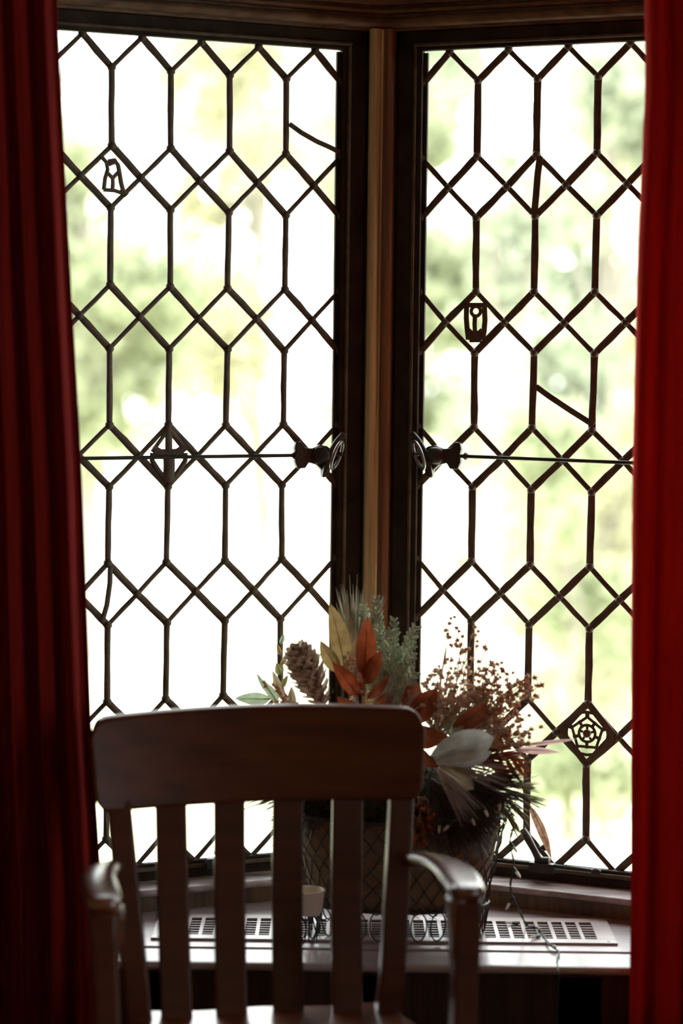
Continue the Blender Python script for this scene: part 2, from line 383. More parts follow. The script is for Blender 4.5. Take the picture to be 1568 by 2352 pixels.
for i in range(5):
    a = PI/2+i*2*PI/5; b = a+PI/5
    stroke(mb, 1, f2, [(c[0]+.0145*math.cos(b), c[1]+.0145*math.sin(b)), (c[0]+.026*math.cos(b), c[1]+.026*math.sin(b))], .0045)
    stroke(mb, 1, f2, [(c[0]+.0075*math.cos(a), c[1]+.0075*math.sin(a)), (c[0]+.014*math.cos(a), c[1]+.014*math.sin(a))], .0035)
    stroke(mb, 1, f2, [(c[0]+.028*math.cos(a), c[1]+.028*math.sin(a)), (c[0]+.038*math.cos(a), c[1]+.038*math.sin(a))], .0060)
for sx in (-1, 1):
    for sz in (-1, 1):
        stroke(mb, 1, f2, [(c[0]+sx*.047, c[1]), (c[0]+sx*.003, c[1]+sz*.050)], .0095)
tag(mb.build('glass_ornament', LEAD, w2), 'leaded five-petal rosette filling a diamond pane')
# horizontal support bars
for sg, root, f, a, b in ((-1, w1, f1, (0.1537, 1.2443), (0.5429, 1.2412)), (1, w2, f2, (0.1617, 1.2465), (0.463, 1.2438))):
    mb = MB(); e = (UF+.004, b[1]+(b[1]-a[1])*.25)
    mb.tube([f(a[0], .012, a[1]), f((a[0]+b[0])/2, .012, (a[1]+b[1])/2), f(b[0], .012, b[1]), f(e[0], .012, e[1])], .0033, 10)
    mb.tube([f(a[0]+.004, .012, a[1]), f(a[0]+.010, .012, a[1]), f(a[0]+.016, .012, a[1])], [.0025, .0075, .0025], 10)
    mb.build('support_bar', IRON, root)
# latches with ring handles
def latch(sg, root, f, dz):
    body = [(680,1014), (690,1013), (698,1027), (712,1029), (728,1021), (742,1024), (756,1036), (760,1048), (752,1062), (747,1090), (735,1097), (732,1078), (721,1066), (706,1061), (699,1074), (684,1075), (678,1058), (680,1040), (677,1028)]
    def q(px, py): return (.1099+(735-px)*.000925*1.02, 1.2464+(1042-py)*.00077+dz)
    lt = MB(); lt.prism([q(*t) for t in body][::(1 if sg < 0 else -1)], .004, .017, f)
    lt.blob(f(q(727,1045)[0], .017, q(727,1045)[1]), (.020, .012, .016), 14, 8)
    o = lt.build('latch', IRON, root, bevel=.002)
    hp = MB(); f_ = f; lv = lambda u, o, z: f_(u+.009, o, z)
    pl = [(778,990), (786,998), (770,1022), (757,1050), (748,1085), (738,1092), (742,1066), (750,1035), (764,1008)]
    hp.prism([q(*t) for t in pl], .020, .028, lv); hp.build('lever', IRON, o, bevel=.002)
    cx, cz = q(772, 1044); cx += .0185; rg = MB(); pts = []
    for i in range(32):
        t = 2*PI*i/32; a_ = .0255*math.cos(t); b_ = .0110*math.sin(t)
        # long axis leans toward the corner going up
        pts.append(f(cx-(a_*.38-b_*.92), .038+.012*math.sin(t), cz+(a_*.92+b_*.38)))
    rg.tube(pts, .0030, 10, closed=True); tag(rg.build('ring_handle', STEEL, o), 'bright steel ring handle' if sg < 0 else 'dull steel ring handle')
    rg = MB(); rg.tube([f(q(750,1040)[0], .028, q(750,1040)[1]), f(q(762,1042)[0], .040, q(762,1042)[1])], .004, 10); rg.build('pivot', IRON, o)
latch(-1, w1, f1, 0); latch(1, w2, f2, .002)
# casement stay with its curved bracket at the foot of the right window
mb = MB()
mb.tube([f2(*t) for t in ((.290, .022, .602), (.300, .024, .588), (.312, .026, .570), (.322, .026, .553))], [.006, .007, .006, .007], 10)
mb.blob(f2(.333, .030, .576), (.007, .007, .006), 10, 6); mb.tube([f2(.322, .028, .573), f2(.333, .030, .576)], .003, 8)
mb.box((.306, .020, .531), (.350, .034, .548), f2); mb.tube([f2(.315, .024, .55), f2(.340, .024, .552)], .007, 10)
st = mb.build('casement_stay', IRON, w2)
mb = MB(); mb.tube([f2(.345, .026, .545), f2(.40, .026, .544), f2(.425, .026, .543)], .0030, 8); mb.blob(f2(.424, .026, .543), (.009, .007, .006), 10, 6); mb.build('stay_rod', IRON, st)
mb = MB(); mb.tube([f1(*t) for t in ((.285, .024, .60), (.295, .026, .58), (.305, .026, .553))], .006, 10); mb.box((.285, .020, .531), (.325, .034, .548), f1)
mb.build('casement_stay', IRON, w1)

# the sill board, its nosing and the panel below
mb = MB(); far = .70
b0 = WX(-1)(.74, .058, 0); b1 = WX(1)(.74, .058, 0); yc = CY-.058/CA; GRV = FRONT+.085
def slab(poly, z0, z1):
    n = len(poly); return MB().add([(x, y, z0) for x, y in poly]+[(x, y, z1) for x, y in poly], [list(range(n)), list(range(n, 2*n))[::-1]]+[(i, (i+1) % n, n+(i+1) % n, n+i) for i in range(n)])
sill = slab([(b0[0], GRV+.006), (b0[0], b0[1]), (0, yc), (b1[0], b1[1]), (b1[0], GRV+.006)], SILL-.03, SILL).build('trim_6', WOOD_SILL, smooth=False, bevel=.002); tag(sill, kind='structure')
mb = MB(); mb.box((b0[0], FRONT+.008, SILL-.0145), (b1[0], GRV-.002, SILL-.001)); mb.build('nosing', WOOD_SILL, sill, bevel=.003)
mb = MB(); mb.tube([(b0[0], FRONT+.008, SILL-.008), (b1[0], FRONT+.008, SILL-.008)], .0068, 20); mb.build('rounded_edge', WOOD_SILL, sill)
mb = MB(); mb.box((b0[0], GRV-.01, SILL-.05), (b1[0], GRV+.02, SILL-.010)); mb.build('groove', WOOD_DARK, sill)
mb = MB(); mb.box((b0[0], FRONT+.03, 0), (b1[0], FRONT+.05, SILL-.0146))
for i in range(5):
    x = b0[0]+.02+i*(b1[0]-b0[0]-.04)/4; mb.box((x-.035, FRONT+.015, .0), (x+.035, FRONT+.035, SILL-.02))
mb.box((b0[0], FRONT+.015, SILL-.10), (b1[0], FRONT+.034, SILL-.0148)); mb.box((b0[0], FRONT+.015, 0), (b1[0], FRONT+.034, .10))
ap = mb.build('trim_7', mat('dark_panel_wood', (.035, .016, .010), (.06, .03, .018), .55, (60, 60, 3), .2, .3), smooth=False, bevel=.002); tag(ap, kind='structure')

# ------------------------------------------------------------------ the room shell
RX, RY0, RY1, RZ = 2.3, -1.6, 3.55, 2.75
def shell(name, a, b, m_): return tag(MB().box(a, b).build(name, m_, smooth=False), kind='structure')
shell('floor', (-RX, RY0, -.1), (RX, RY1, 0), FLOORW)
shell('ceiling', (-RX-.1, RY0-.1, RZ), (RX+.1, CY+.4, RZ+.1), PLASTER)
shell('wall_left', (-RX-.12, RY0, -.1), (-RX, RY1, RZ), PLASTER)
bx = abs(b0[0])
wf = MB(); wf.box((-RX-.1, RY1-.02, -.1), (-bx, RY1+.20, RZ)); wf.box((bx, RY1-.02, -.1), (RX+.1, RY1+.20, RZ)); wf.box((-bx, RY1-.02, 2.3), (bx, RY1+.20, RZ))
tag(wf.build('wall_front', PLASTER, smooth=False), kind='structure')
bs = slab([(-bx-.02, RY1+.1), (-bx-.02, b0[1]+.15), (0, CY+.1), (bx+.02, b1[1]+.15), (bx+.02, RY1+.1)], 2.25, 2.34).build('trim_8', WOOD_HEAD, smooth=False); tag(bs, kind='structure')
bs = slab([(-bx-.02, RY1+.0), (-bx-.02, b0[1]+.06), (0, CY+.05), (bx+.02, b1[1]+.06), (bx+.02, RY1+.0)], -.8, .439).build('wall_bay', PLASTER, smooth=False); tag(bs, kind='structure')
# walls right and behind; unseen window on the right added as fill light
wr = MB(); wr.box((RX, RY0, -.1), (RX+.12, RY1, .5)); wr.box((RX, RY0, 2.45), (RX+.12, RY1, RZ)); wr.box((RX, RY0, .5), (RX+.12, -1.2, 2.45)); wr.box((RX, 1.4, .5), (RX+.12, RY1, 2.45))
tag(wr.build('wall_right', PLASTER, smooth=False), kind='structure')
shell('wall_back', (-RX-.1, RY0-.12, -.1), (RX+.12, RY0, RZ), PLASTER)
w3 = empty('window_3', (RX+.06, 0, .5), kind='structure')
mb = MB()
for y in (-1.2, .08, 1.36): mb.box((RX+.03, y, .5), (RX+.09, y+.04, 2.45))
for z in (.5, 1.48, 2.41): mb.box((RX+.03, -1.2, z), (RX+.09, 1.4, z+.04))
mb.build('casement_frame', WOOD_DARK, w3, bevel=.003)
MB().add([(RX+.06, -1.2, .5), (RX+.06, 1.4, .5), (RX+.06, 1.4, 2.45), (RX+.06, -1.2, 2.45)], [(0, 1, 2, 3)]).build('glass', GLASS, w3, smooth=False, fixn=False)

# ------------------------------------------------------------------ floor register let into the sill
rg = empty('vent_register', (.015, 3.52, SILL), 'long pale metal vent register with rows of slots, set flat in the window sill', 'vent')
RX0, RX1, RY0_, RY1_ = -.362, .392, 3.512, 3.668; SX0, SX1, SY0, SY1 = -.330, .362, 3.536, 3.644; T = .004
ncol = 30; pitch = (SX1-SX0)/ncol
mb = MB(); mb.box((RX0, RY0_, SILL), (RX1, SY0, SILL+T)); mb.box((RX0, SY1, SILL), (RX1, RY1_, SILL+T)); mb.box((RX0, SY0, SILL), (SX0, SY1, SILL+T)); mb.box((SX1, SY0, SILL), (RX1, SY1, SILL+T))
mb.build('frame', GRILLE, rg, bevel=.001)
mb = MB()
for i in range(1, ncol): x = SX0+i*pitch; mb.box((x-.0030, SY0, SILL+.001), (x+.0030, SY1, SILL+T))
mb.build('grille_bars', GRILLE, rg)
mb = MB()
for j in range(1, 7): y = SY0+j*(SY1-SY0)/7; mb.box((SX0, y-.0022, SILL+.0005), (SX1, y+.0022, SILL+.0022))
mb.build('louvre', WOOD_LEDGE, rg)
mb = MB(); mb.box((SX0-.002, SY0-.002, SILL+.0001), (SX1+.002, SY1+.002, SILL+.0004)); mb.build('duct_shade_sheet', BLACK, rg)  # flat black sheet stands in for the unlit hollow under the slots
for x in (RX0+.012, RX1-.014):
    mb = MB(); mb.blob((x, RY0_+.011, SILL+T), (.004, .004, .0016), 10, 4); mb.build('screw', STEEL, rg)

# ------------------------------------------------------------------ the chair
TH = math.radians(10); O = Vector((-.166, 3.18, 0)); EX = Vector((math.cos(TH), math.sin(TH), 0)); FWD = Vector((math.sin(TH), -math.cos(TH), 0))
def CH(x, y, z): return O+EX*x+FWD*y+Vector((0, 0, z))     # x across, y toward the sitter's knees, z up
ch = empty('armchair', (O.x, O.y, 0), 'brown wooden armchair with a curved top rail and four slats, turned away from the window', 'chair')
def lean(z): t = (z-.44)/.43; return -.01-.085*t-.02*t*t   # back leans away from the seat
# top rail
mb = MB(); NX, ZB, ZT = 28, .752, .884
outl = []
def rail(u, v):
    pass
def rail_outline(hw, z0, z1, r):
    pts = []
    for cx, cz, a0 in ((hw-r, z1-r, 0), (-hw+r, z1-r, PI/2), (-hw+.008, z0+.008, PI), (hw-.008, z0+.008, 3*PI/2)):
        rr = r if cz > .8 else .008
        for i in range(7): a = a0+PI/2*i/6; pts.append((cx+rr*math.cos(a), cz+rr*math.sin(a)))
    return pts
HW = .254
cols = [-HW+2*HW*i/40 for i in range(41)]
def zlim(x):
    r = .030; e = HW-abs(x); top = ZT if e > r else ZT-r+math.sqrt(max(0, r*r-(r-e)**2))
    bot = ZB if e > .018 else ZB+.018-math.sqrt(max(0, .018**2-(.018-e)**2))
    shear = .014*(HW-abs(x))/HW*0
    return bot+.010*(1-(x/HW)**2)*0, top+.006*(1-(x/HW)**2)
def railp(x, z, side):
    arc = .038*(x/HW)**2      # ends come forward
    y = lean(z)+arc+side*(.013+.003*(z-ZB)/(ZT-ZB))
    w_ = 1-.045*(ZT-z)/(ZT-ZB)
    return CH(x*w_-.003, y, z+.016*x)
nz_ = 8
for side in (1, -1):
    k = len(mb.v)
    for x in cols:
        a, b = zlim(x)
        for j in range(nz_+1): mb.v.append(railp(x, a+(b-a)*j/nz_, side))
    for i in range(40):
        for j in range(nz_): q = k+i*(nz_+1)+j; mb.f.append([q, q+1, q+nz_+2, q+nz_+1])
n1 = 41*(nz_+1)
loop = [i*(nz_+1)+nz_ for i in range(41)]+[40*(nz_+1)+j for j in range(nz_-1, -1, -1)]+[i*(nz_+1) for i in range(39, -1, -1)]+[j for j in range(1, nz_)]
for a, b in zip(loop, loop[1:]+loop[:1]): mb.f.append([a, b, b+n1, a+n1])
mb.build('top_rail', WOOD_CHAIR_H, ch, bevel=.007)
def board(pts, wd, dp, n=None):
    """rectangular bar through local points (x,y,z); wd across, dp fore-aft"""
    mb = MB(); k0 = 0
    ws = wd if isinstance(wd, (list, tuple)) else [wd]*len(pts); ds = dp if isinstance(dp, (list, tuple)) else [dp]*len(pts)
    for (x, y, z), a, d in zip(pts, ws, ds):
        mb.v += [CH(x-a/2, y-d/2, z), CH(x+a/2, y-d/2, z), CH(x+a/2, y+d/2, z), CH(x-a/2, y+d/2, z)]
    N = len(pts)
    for i in range(N-1):
        for j in range(4): mb.f.append([4*i+j, 4*i+(j+1) % 4, 4*i+4+(j+1) % 4, 4*i+4+j])
    mb.f.append([3, 2, 1, 0]); mb.f.append([4*N-4, 4*N-3, 4*N-2, 4*N-1]); return mb
zs = [.44, .52, .60, .68, .765]
for xb, xt in ((-.128, -.133), (-.047, -.045), (.037, .043), (.124, .132)):
    arcb, arct = .02*(xb/.2)**2, .038*(xt/HW)**2
    board([(xb+(xt-xb)*(z-.44)/.305, lean(z)+.012*math.sin((z-.44)/.305*PI)*-1+arcb+(arct-arcb)*(z-.44)/.305, z) for z in zs], .0465, .012).build('back_slat', WOOD_CHAIR, ch, bevel=.003)
for s in (-1, 1):
    pts = [(s*.190, -.14, 0), (s*.182, -.055, .22), (s*.181, -.004, .42)]+[(s*(.182+.028*(z-.44)/.305), lean(z)+.026, z) for z in (.50, .60, .68, .765)]
    board(pts, [.034, .036, .038, .036, .036, .036, .036], [.034, .038, .040, .034, .030, .028, .024]).build('back_post', WOOD_CHAIR, ch, bevel=.004)
    # front leg rises through the seat and carries the arm
    board([(s*.235, .300, 0), (s*.238, .265, .22), (s*.242, .235, .42), (s*.246, .220, .55), (s*.250, .212, .63), (s*.252, .208, .668)], [.032, .036, .036, .034, .036, .038], [.034, .04, .044, .040, .042, .046]).build('front_leg', WOOD_CHAIR, ch, bevel=.005)
    br = MB(); pr = [(.245, .672), (.223, .672), (.2235, .655), (.225, .635), (.227, .612), (.230, .585), (.233, .545), (.245, .545)]
    br.prism([(s*a, b) for a, b in pr], .190, .228, lambda a, h_, b: CH(a, h_, b)); br.build('arm_bracket', WOOD_ARM, ch, bevel=.004)
    # arm
    mb = MB(); cen = [(s*.212, -.040, .668), (s*.226, .005, .678), (s*.244, .055, .683), (s*.253, .105, .684), (s*.254, .155, .682), (s*.251, .200, .679), (s*.250, .232, .677)]
    wds = [.026, .034, .046, .056, .060, .054, .046]; k = 0; sec = 12
    for i, ((x, y, z), wd) in enumerate(zip(cen, wds)):
        for j in range(sec):
            a = 2*PI*j/sec; ca, sa = math.cos(a), math.sin(a)
            ex = math.copysign(abs(ca)**.55, ca)*wd/2; ez = math.copysign(abs(sa)**.7, sa)*.0125
            mb.v.append(CH(x+ex, y, z+ez))
    for i in range(len(cen)-1):
        for j in range(sec): mb.f.append([i*sec+j, i*sec+(j+1) % sec, (i+1)*sec+(j+1) % sec, (i+1)*sec+j])
    mb.f.append(list(range(sec))[::-1]); mb.f.append([(len(cen)-1)*sec+j for j in range(sec)])
    ob = mb.build('armrest', WOOD_ARM, ch); md = ob.modifiers.new('s', 'SUBSURF'); md.levels = 1; md.render_levels = 2
# seat: saddled board
mb = MB()
def seat_hw(y): return .186+.062*min(1, (y+.03)/.30)-.03*max(0, (y-.34)/.1)**2
def seat(u, v, top=True):
    y = -.035+.475*v; hw = seat_hw(y); x = (2*u-1)*hw
    dish = -.012*math.exp(-((abs(x)-.09)/.06)**2)*math.exp(-((y-.12)/.13)**2)-.006*(v**4)
    return CH(x, y, .457+dish if top else .425)
mb.grid(lambda u, v: seat(u, v), 28, 20); k = len(mb.v); mb.grid(lambda u, v: seat(u, v, False), 28, 20)
lp = [i*21 for i in range(29)]+[28*21+j for j in range(1, 21)]+[i*21+20 for i in range(27, -1, -1)]+[j for j in range(19, 0, -1)]
for a, b in zip(lp, lp[1:]+lp[:1]): mb.f.append([a, b, b+k, a+k])
mb.build('seat', WOOD_ARM, ch, bevel=.005)
for a, b in (((-.180, .0, .20), (-.236, .27, .20)), ((.180, .0, .20), (.236, .27, .20)), ((-.21, .12, .20), (.21, .12, .20))):
    MB().tube([CH(*a), CH(*b)], .011, 10).build('stretcher', WOOD_CHAIR, ch)

# ------------------------------------------------------------------ curtains
def curtain(name, edge, outer, sgn, mat_, label, folds, cy, seed, amp):
    amp *= 1.5
    """edge: list of (z, x) of the window-side edge; outer: x of the outer edge"""
    rnd = random.Random(seed); mb = MB(); NU, NV = 280, 46; ph = rnd.uniform(0, 6)
    zs_ = [e[0] for e in edge]
    def ex(z):
        for (z0, x0), (z1, x1) in zip(edge, edge[1:]):
            if z1 <= z <= z0: return x0+(x1-x0)*(z0-z)/(z0-z1)
        return edge[-1][1] if z < edge[-1][0] else edge[0][1]
    def fn(u, v):
        z = 2.60-2.57*v; x0 = ex(z); x = x0+(outer-x0)*u
        t = u*folds*2*PI+ph+.5*math.sin(v*3+ph); a = amp*(.55+.45*v)*(1-.25*math.sin(u*9+v*2))
        y = cy+a*math.sin(t)+.35*a*math.sin(2.3*t+1.1+v*1.7)+.006*noise.noise(Vector((u*5, v*6, seed)))
        x += .35*a*math.cos(t)*min(1, u*8)
        return (x, y, z)
    mb.grid(fn, NU, NV)
    o = mb.build(name, mat_, solid=.0022); return tag(o, label, 'curtain')
curtain('curtain', [(2.7, -.508), (1.92, -.498), (1.56, -.4775), (1.22, -.4554), (.85, -.4395), (.60, -.421), (.0, -.405)], -1.02, -1, VELVET_SHADED, 'red curtain, shade put into its colour, hanging left of the bay window, half behind the chair', 13.0, 3.310, 3, .015)
curtain('curtain', [(2.7, .379), (1.97, .3802), (1.84, .3845), (1.57, .3773), (1.23, .3746), (.62, .3818), (.0, .385)], .92, 1, VELVET_LIT, 'red curtain, light put into its colour, hanging right of the bay window, lit along its edge', 10.5, 3.305, 5, .016)
for sg, x0, x1 in ((-1, -1.1, -.40), (1, .33, 1.0)): pass
mb = MB(); mb.tube([(-1.10, 3.325, 2.64), (1.02, 3.325, 2.64)], .014, 14)
mb.blob((-1.12, 3.325, 2.64), .026, 12, 8); mb.blob((1.04, 3.325, 2.64), .026, 12, 8)
for x in (-.95, .90): mb.box((x-.01, 3.32, 2.628), (x+.01, 3.54, 2.652))
tag(mb.build('curtain_rod', IRON), 'dark iron curtain rod above the bay opening', 'curtain rod')

# ------------------------------------------------------------------ basket of dried flowers
BX, BY = .037, 3.585
bk = empty('wire_basket', (BX, BY, SILL+T), 'dark wire basket with a beige liner, full of dried flowers on the vent', 'basket')
Z0, Z1, RB, RT, SQ = SILL+.052, .672, .148, .178, .58
def bp_(a, t, k=1): r = (RB+(RT-RB)*t)*k; return (BX+r*math.cos(a), BY+r*SQ*math.sin(a), Z0+(Z1-Z0)*t)
mb = MB(); mb.grid(lambda u, v: bp_(u*2*PI, v, .955), 48, 8); mb.lathe([(.001, Z0-SILL), (RB*.955, Z0-SILL)], (BX, BY, SILL), 48, 1, SQ)
mb.build('liner', BURLAP, bk, solid=.002)
mb = MB(); mb.grid(lambda u, v: bp_(u*2*PI, .06+.94*v, .62), 48, 6); mb.grid(lambda u, v: bp_(u*2*PI, .06, .62*v+.001), 48, 2); mb.grid(lambda u, v: bp_(u*2*PI, .9, .62*v+.001), 48, 2); mb.build('liner_light_block', MOSS, bk)  # unseen dark insert added to block light behind the liner's middle
mb = MB()
for i in range(34):
    for dr in (1, -1):
        pts = [bp_(2*PI*i/34+dr*t*.75+.02*math.sin(9*t+i), t, 1.0+.012*math.sin(t*17+i)) for t in [j/12 for j in range(13)]]
        mb.tube(pts, .0011, 5)
mb.build('wire_mesh', IRON, bk)
mb = MB()
for t, r in ((0, .0028), (1, .0032)): mb.tube([bp_(2*PI*i/48, t, 1.01) for i in range(48)], r, 8, closed=True)
mb.build('rim', IRON, bk)
mb = MB()
for i in range(28):       # scrolled wire foot under the basket
    a = 2*PI*i/28
    mb.tube([(BX+(RB+.004*math.cos(t))*math.cos(a+.09*math.sin(t)), BY+(RB)*SQ*math.sin(a+.09*math.sin(t)), SILL+T+.0245+.0235*math.cos(t)) for t in [2*PI*j/14 for j in range(14)]], .0013, 5, closed=True)
mb.build('scroll_foot', IRON, bk)
# small cream pot standing beside the basket
px_, py_ = -.109, 3.497
pt = empty('flower_pot', (px_, py_, SILL), 'small cream ceramic pot seen between the middle chair slats', 'pot')
MB().lathe([(.001, .046), (.020, .046), (.0235, .052), (.027, .078), (.028, .085), (.0255, .085), (.024, .078), (.019, .062), (.001, .062)], (px_, py_, SILL+T), 24).build('bowl', CERAMIC, pt)
mb = MB()
for i in range(6):
    a = 2*PI*i/6
    mb.tube([(px_+(.019+.004*math.cos(t))*math.cos(a+.42*math.sin(t)), py_+.019*math.sin(a+.42*math.sin(t)), SILL+T+.0235+.0225*math.cos(t)) for t in [2*PI*j/14 for j in range(14)]], .0014, 6, closed=True)
mb.build('wire_stand', IRON, pt)

# moss filling
mb = MB(); rnd = random.Random(4)
mb.blob((BX, BY, .690), (.165, .095, .060), 32, 14)
for i in range(2600):
    a = rnd.uniform(0, 2*PI); e = rnd.uniform(-.5, 1.2); r = rnd.uniform(.9, 1.05)
    c_ = Vector((BX+.168*r*math.cos(a)*math.cos(e), BY+.098*r*math.sin(a)*math.cos(e), .690+.062*r*math.sin(e)))
    d = Vector((math.cos(a)*math.cos(e), math.sin(a)*math.cos(e), math.sin(e)))+Vector((rnd.uniform(-.9, .9), rnd.uniform(-.9, .9), rnd.uniform(-1.2, .5))); d.normalize()
    s_ = d.cross(Vector((rnd.uniform(-1, 1), rnd.uniform(-1, 1), rnd.uniform(-1, 1)))).normalized()*.0011; L_ = rnd.uniform(.012, .034)
    mb.add([c_-s_, c_+s_, c_+d*L_], [(0, 1, 2)])
tag(mb.build('moss', MOSS, fixn=False), 'dark moss and needle litter heaped in the wire basket', 'moss', kind='stuff')

def leaf(mb, B, T_, wd, curl=.12, twist=0., face=None, n=10, fold=.35, blunt=1.0):
    B, T_ = Vector(B), Vector(T_); ax = T_-B; L_ = ax.length; t = ax.normalized()
    fc = Vector(face) if face else Vector((0, -1, 0)); s_ = t.cross(fc).normalized(); nn = s_.cross(t).normalized()
    if twist: q = Matrix.Rotation(twist, 3, t); s_ = q@s_; nn = q@nn
    k = len(mb.v); W = 4
    for i in range(n+1):
        v = i/n; hw = wd/2*max(.02, math.sin(PI*min(1, v**(.8*blunt)))**(.8/blunt))*(1 if v < .98 else .3)
        c_ = B+t*(L_*v)+nn*(curl*L_*math.sin(v*PI*.9))
        for j in range(-W, W+1):
            e = j/W; wav = .03*wd*math.sin(v*20+j)
            mb.v.append(c_+s_*(hw*e)-nn*(fold*hw*(1-abs(e))-.0)+nn*(wav*abs(e)))
    for i in range(n):
        for j in range(2*W): a = k+i*(2*W+1)+j; mb.f.append([a, a+1, a+2*W+2, a+2*W+1])
    # midrib
    mb.tube([B+t*(L_*v)+nn*(curl*L_*math.sin(v*PI*.9)-fold*wd/2*max(.02, math.sin(PI*v))*.98) for v in [i/6 for i in range(7)]], [.0011*(1.1-v) for v in [i/6 for i in range(7)]], 5)
def sprig(name, mats, label, cat, stem, leaves, group=None, part='leaf', stem_r=.0016, stem_m=None):
    """stem: list of points from the basket up; leaves: (base, tip, width, curl, twist[, material])"""
    root = empty(name, stem[0], label, cat, group)
    MB().tube(stem, [stem_r*(1-.5*i/(len(stem)-1)) for i in range(len(stem))], 6).build('stem', stem_m or STEM, root)
    for lf in leaves:
        mb = MB(); leaf(mb, *lf[:5], blunt=1.5 if (len(lf) == 5 and mats is SILVER) else 1.0); mb.build(part, lf[5] if len(lf) > 5 else mats, root, fixn=False)
    return root
CORE = (.03, 3.575, .72)
# rust magnolia sprig in the middle
sprig('magnolia_sprig', RUST, 'rust-red leafy sprig with pointed leaves rising at the centre of the basket', 'dried leaves',
  [(-0.0116, 3.56, 0.7221), (-0.0172, 3.53, 0.8057), (-0.0216, 3.515, 0.8576), (-0.0228, 3.51, 0.9005)],
  [((-0.0229, 3.505, 0.904), (-0.0195, 3.49, 1.0053), .034, .08, .1), ((-0.0214, 3.505, 0.8928), (0.0047, 3.485, 0.9505), .028, .10, -.3), ((-0.0309, 3.505, 0.8745), (-0.0748, 3.49, 0.93), .028, .06, .35),
   ((-0.0224, 3.515, 0.8716), (-0.0354, 3.53, 0.913), .016, .05, .6, RUST_D), ((-0.0182, 3.51, 0.8682), (0.0171, 3.52, 0.908), .020, .1, .5, RUST_D), ((-0.0125, 3.5, 0.846), (0.0258, 3.52, 0.882), .024, .1, .2, RUST_D), ((-0.0291, 3.51, 0.8442), (-0.0651, 3.52, 0.8704), .024, .1, -.3, RUST_D)])
sprig('magnolia_sprig', RUST_D, 'dark brown-red sprig of broad leaves close behind the right end of the chair rail', 'dried leaves',
  [(0.0466, 3.56, 0.7228), (0.0517, 3.52, 0.7871), (0.0644, 3.5, 0.8329)],
  [((0.0469, 3.49, 0.8134), (0.112, 3.47, 0.8176), .040, .1, .2), ((0.0546, 3.52, 0.8295), (0.0954, 3.51, 0.8879), .040, .1, -.2), ((0.0507, 3.51, 0.8382), (0.0575, 3.53, 0.8986), .036, .1, .2), ((0.1204, 3.5, 0.8126), (0.1727, 3.48, 0.871), .040, .08, .3), ((0.0538, 3.48, 0.7942), (0.0983, 3.46, 0.7706), .030, .1, .5)])
sprig('golden_sprig', GOLD, 'golden-brown sprig of two long leaves standing beside the pinecone', 'dried leaves',
  [(-0.03, 3.57, 0.7271), (-0.0383, 3.545, 0.81), (-0.0476, 3.53, 0.8761), (-0.0538, 3.53, 0.9219)],
  [((-0.0508, 3.53, 0.9043), (-0.0811, 3.54, 1.0199), .036, .10, .35), ((-0.0635, 3.52, 0.9091), (-0.0935, 3.52, 0.9608), .027, .08, -.3), ((-0.0511, 3.54, 0.9312), (-0.0353, 3.55, 0.9669), .013, .1, .8)])
sprig('silver_sprig', SILVER, 'silver-grey sprig with one large pale felted leaf at the right of the basket', 'dried leaves',
  [(0.0462, 3.55, 0.7319), (0.0653, 3.5, 0.7663), (0.0917, 3.47, 0.786)],
  [((0.0811, 3.465, 0.7819), (0.1831, 3.44, 0.8202), .050, .12, -.35), ((0.0913, 3.46, 0.7809), (0.1787, 3.45, 0.7976), .036, .1, .5), ((0.0986, 3.465, 0.7696), (0.1527, 3.46, 0.7351), .044, .05, .1, BEIGE), ((0.1164, 3.49, 0.8142), (0.1394, 3.5, 0.8535), .020, .05, .3, SAGE), ((0.1259, 3.5, 0.8197), (0.1766, 3.52, 0.8804), .018, .05, 1.0, SAGE)])
sprig('sage_sprig', SAGE, 'pale sage-green leafy sprig reaching left above the chair rail', 'dried leaves',
  [(-0.0745, 3.6, 0.7425), (-0.1182, 3.6, 0.7997), (-0.151, 3.6, 0.839), (-0.182, 3.6, 0.8581)],
  [((-0.1745, 3.59, 0.854), (-0.234, 3.58, 0.8562), .021, .08, .2), ((-0.1618, 3.6, 0.8461), (-0.1945, 3.6, 0.8853), .016, .1, .4), ((-0.173, 3.61, 0.8552), (-0.1989, 3.62, 0.8932), .010, .1, -.4), ((-0.1543, 3.59, 0.8406), (-0.2288, 3.58, 0.8333), .014, .1, -.4),
   ((-0.1509, 3.6, 0.8354), (-0.1813, 3.59, 0.8237), .016, .1, .4), ((-0.1549, 3.61, 0.8482), (-0.1734, 3.61, 0.8986), .014, .1, .2, BEIGE), ((-0.1435, 3.59, 0.8299), (-0.1416, 3.58, 0.8781), .018, .1, .4, BEIGE)])
sprig('eucalyptus_sprig', SAGE, 'tall thin stem with small yellow-green leaves just left of the pinecone', 'dried leaves',
  [(-0.1177, 3.61, 0.7401), (-0.1437, 3.61, 0.8122), (-0.1568, 3.61, 0.8843), (-0.1609, 3.62, 0.9697)],
  [((0, 0, 0), (0, 0, 0), .009, .1, .3, m_) for y, d, s, m_ in ()]+
  [((-0.1579, 3.61, 0.8554), (-0.1665, 3.6, 0.8799), .010, .1, .3), ((-0.1573, 3.61, 0.8699), (-0.1466, 3.6, 0.8931), .010, .1, -.3, OLIVE), ((-0.159, 3.61, 0.8915), (-0.1668, 3.6, 0.913), .016, .1, .3, OLIVE), ((-0.1592, 3.61, 0.906), (-0.1513, 3.6, 0.9291), .009, .1, .5, GOLD), ((-0.1601, 3.61, 0.924), (-0.1665, 3.6, 0.9447), .008, .1, .3, GOLD), ((-0.1603, 3.61, 0.942), (-0.1545, 3.6, 0.9614), .008, .1, .2)])
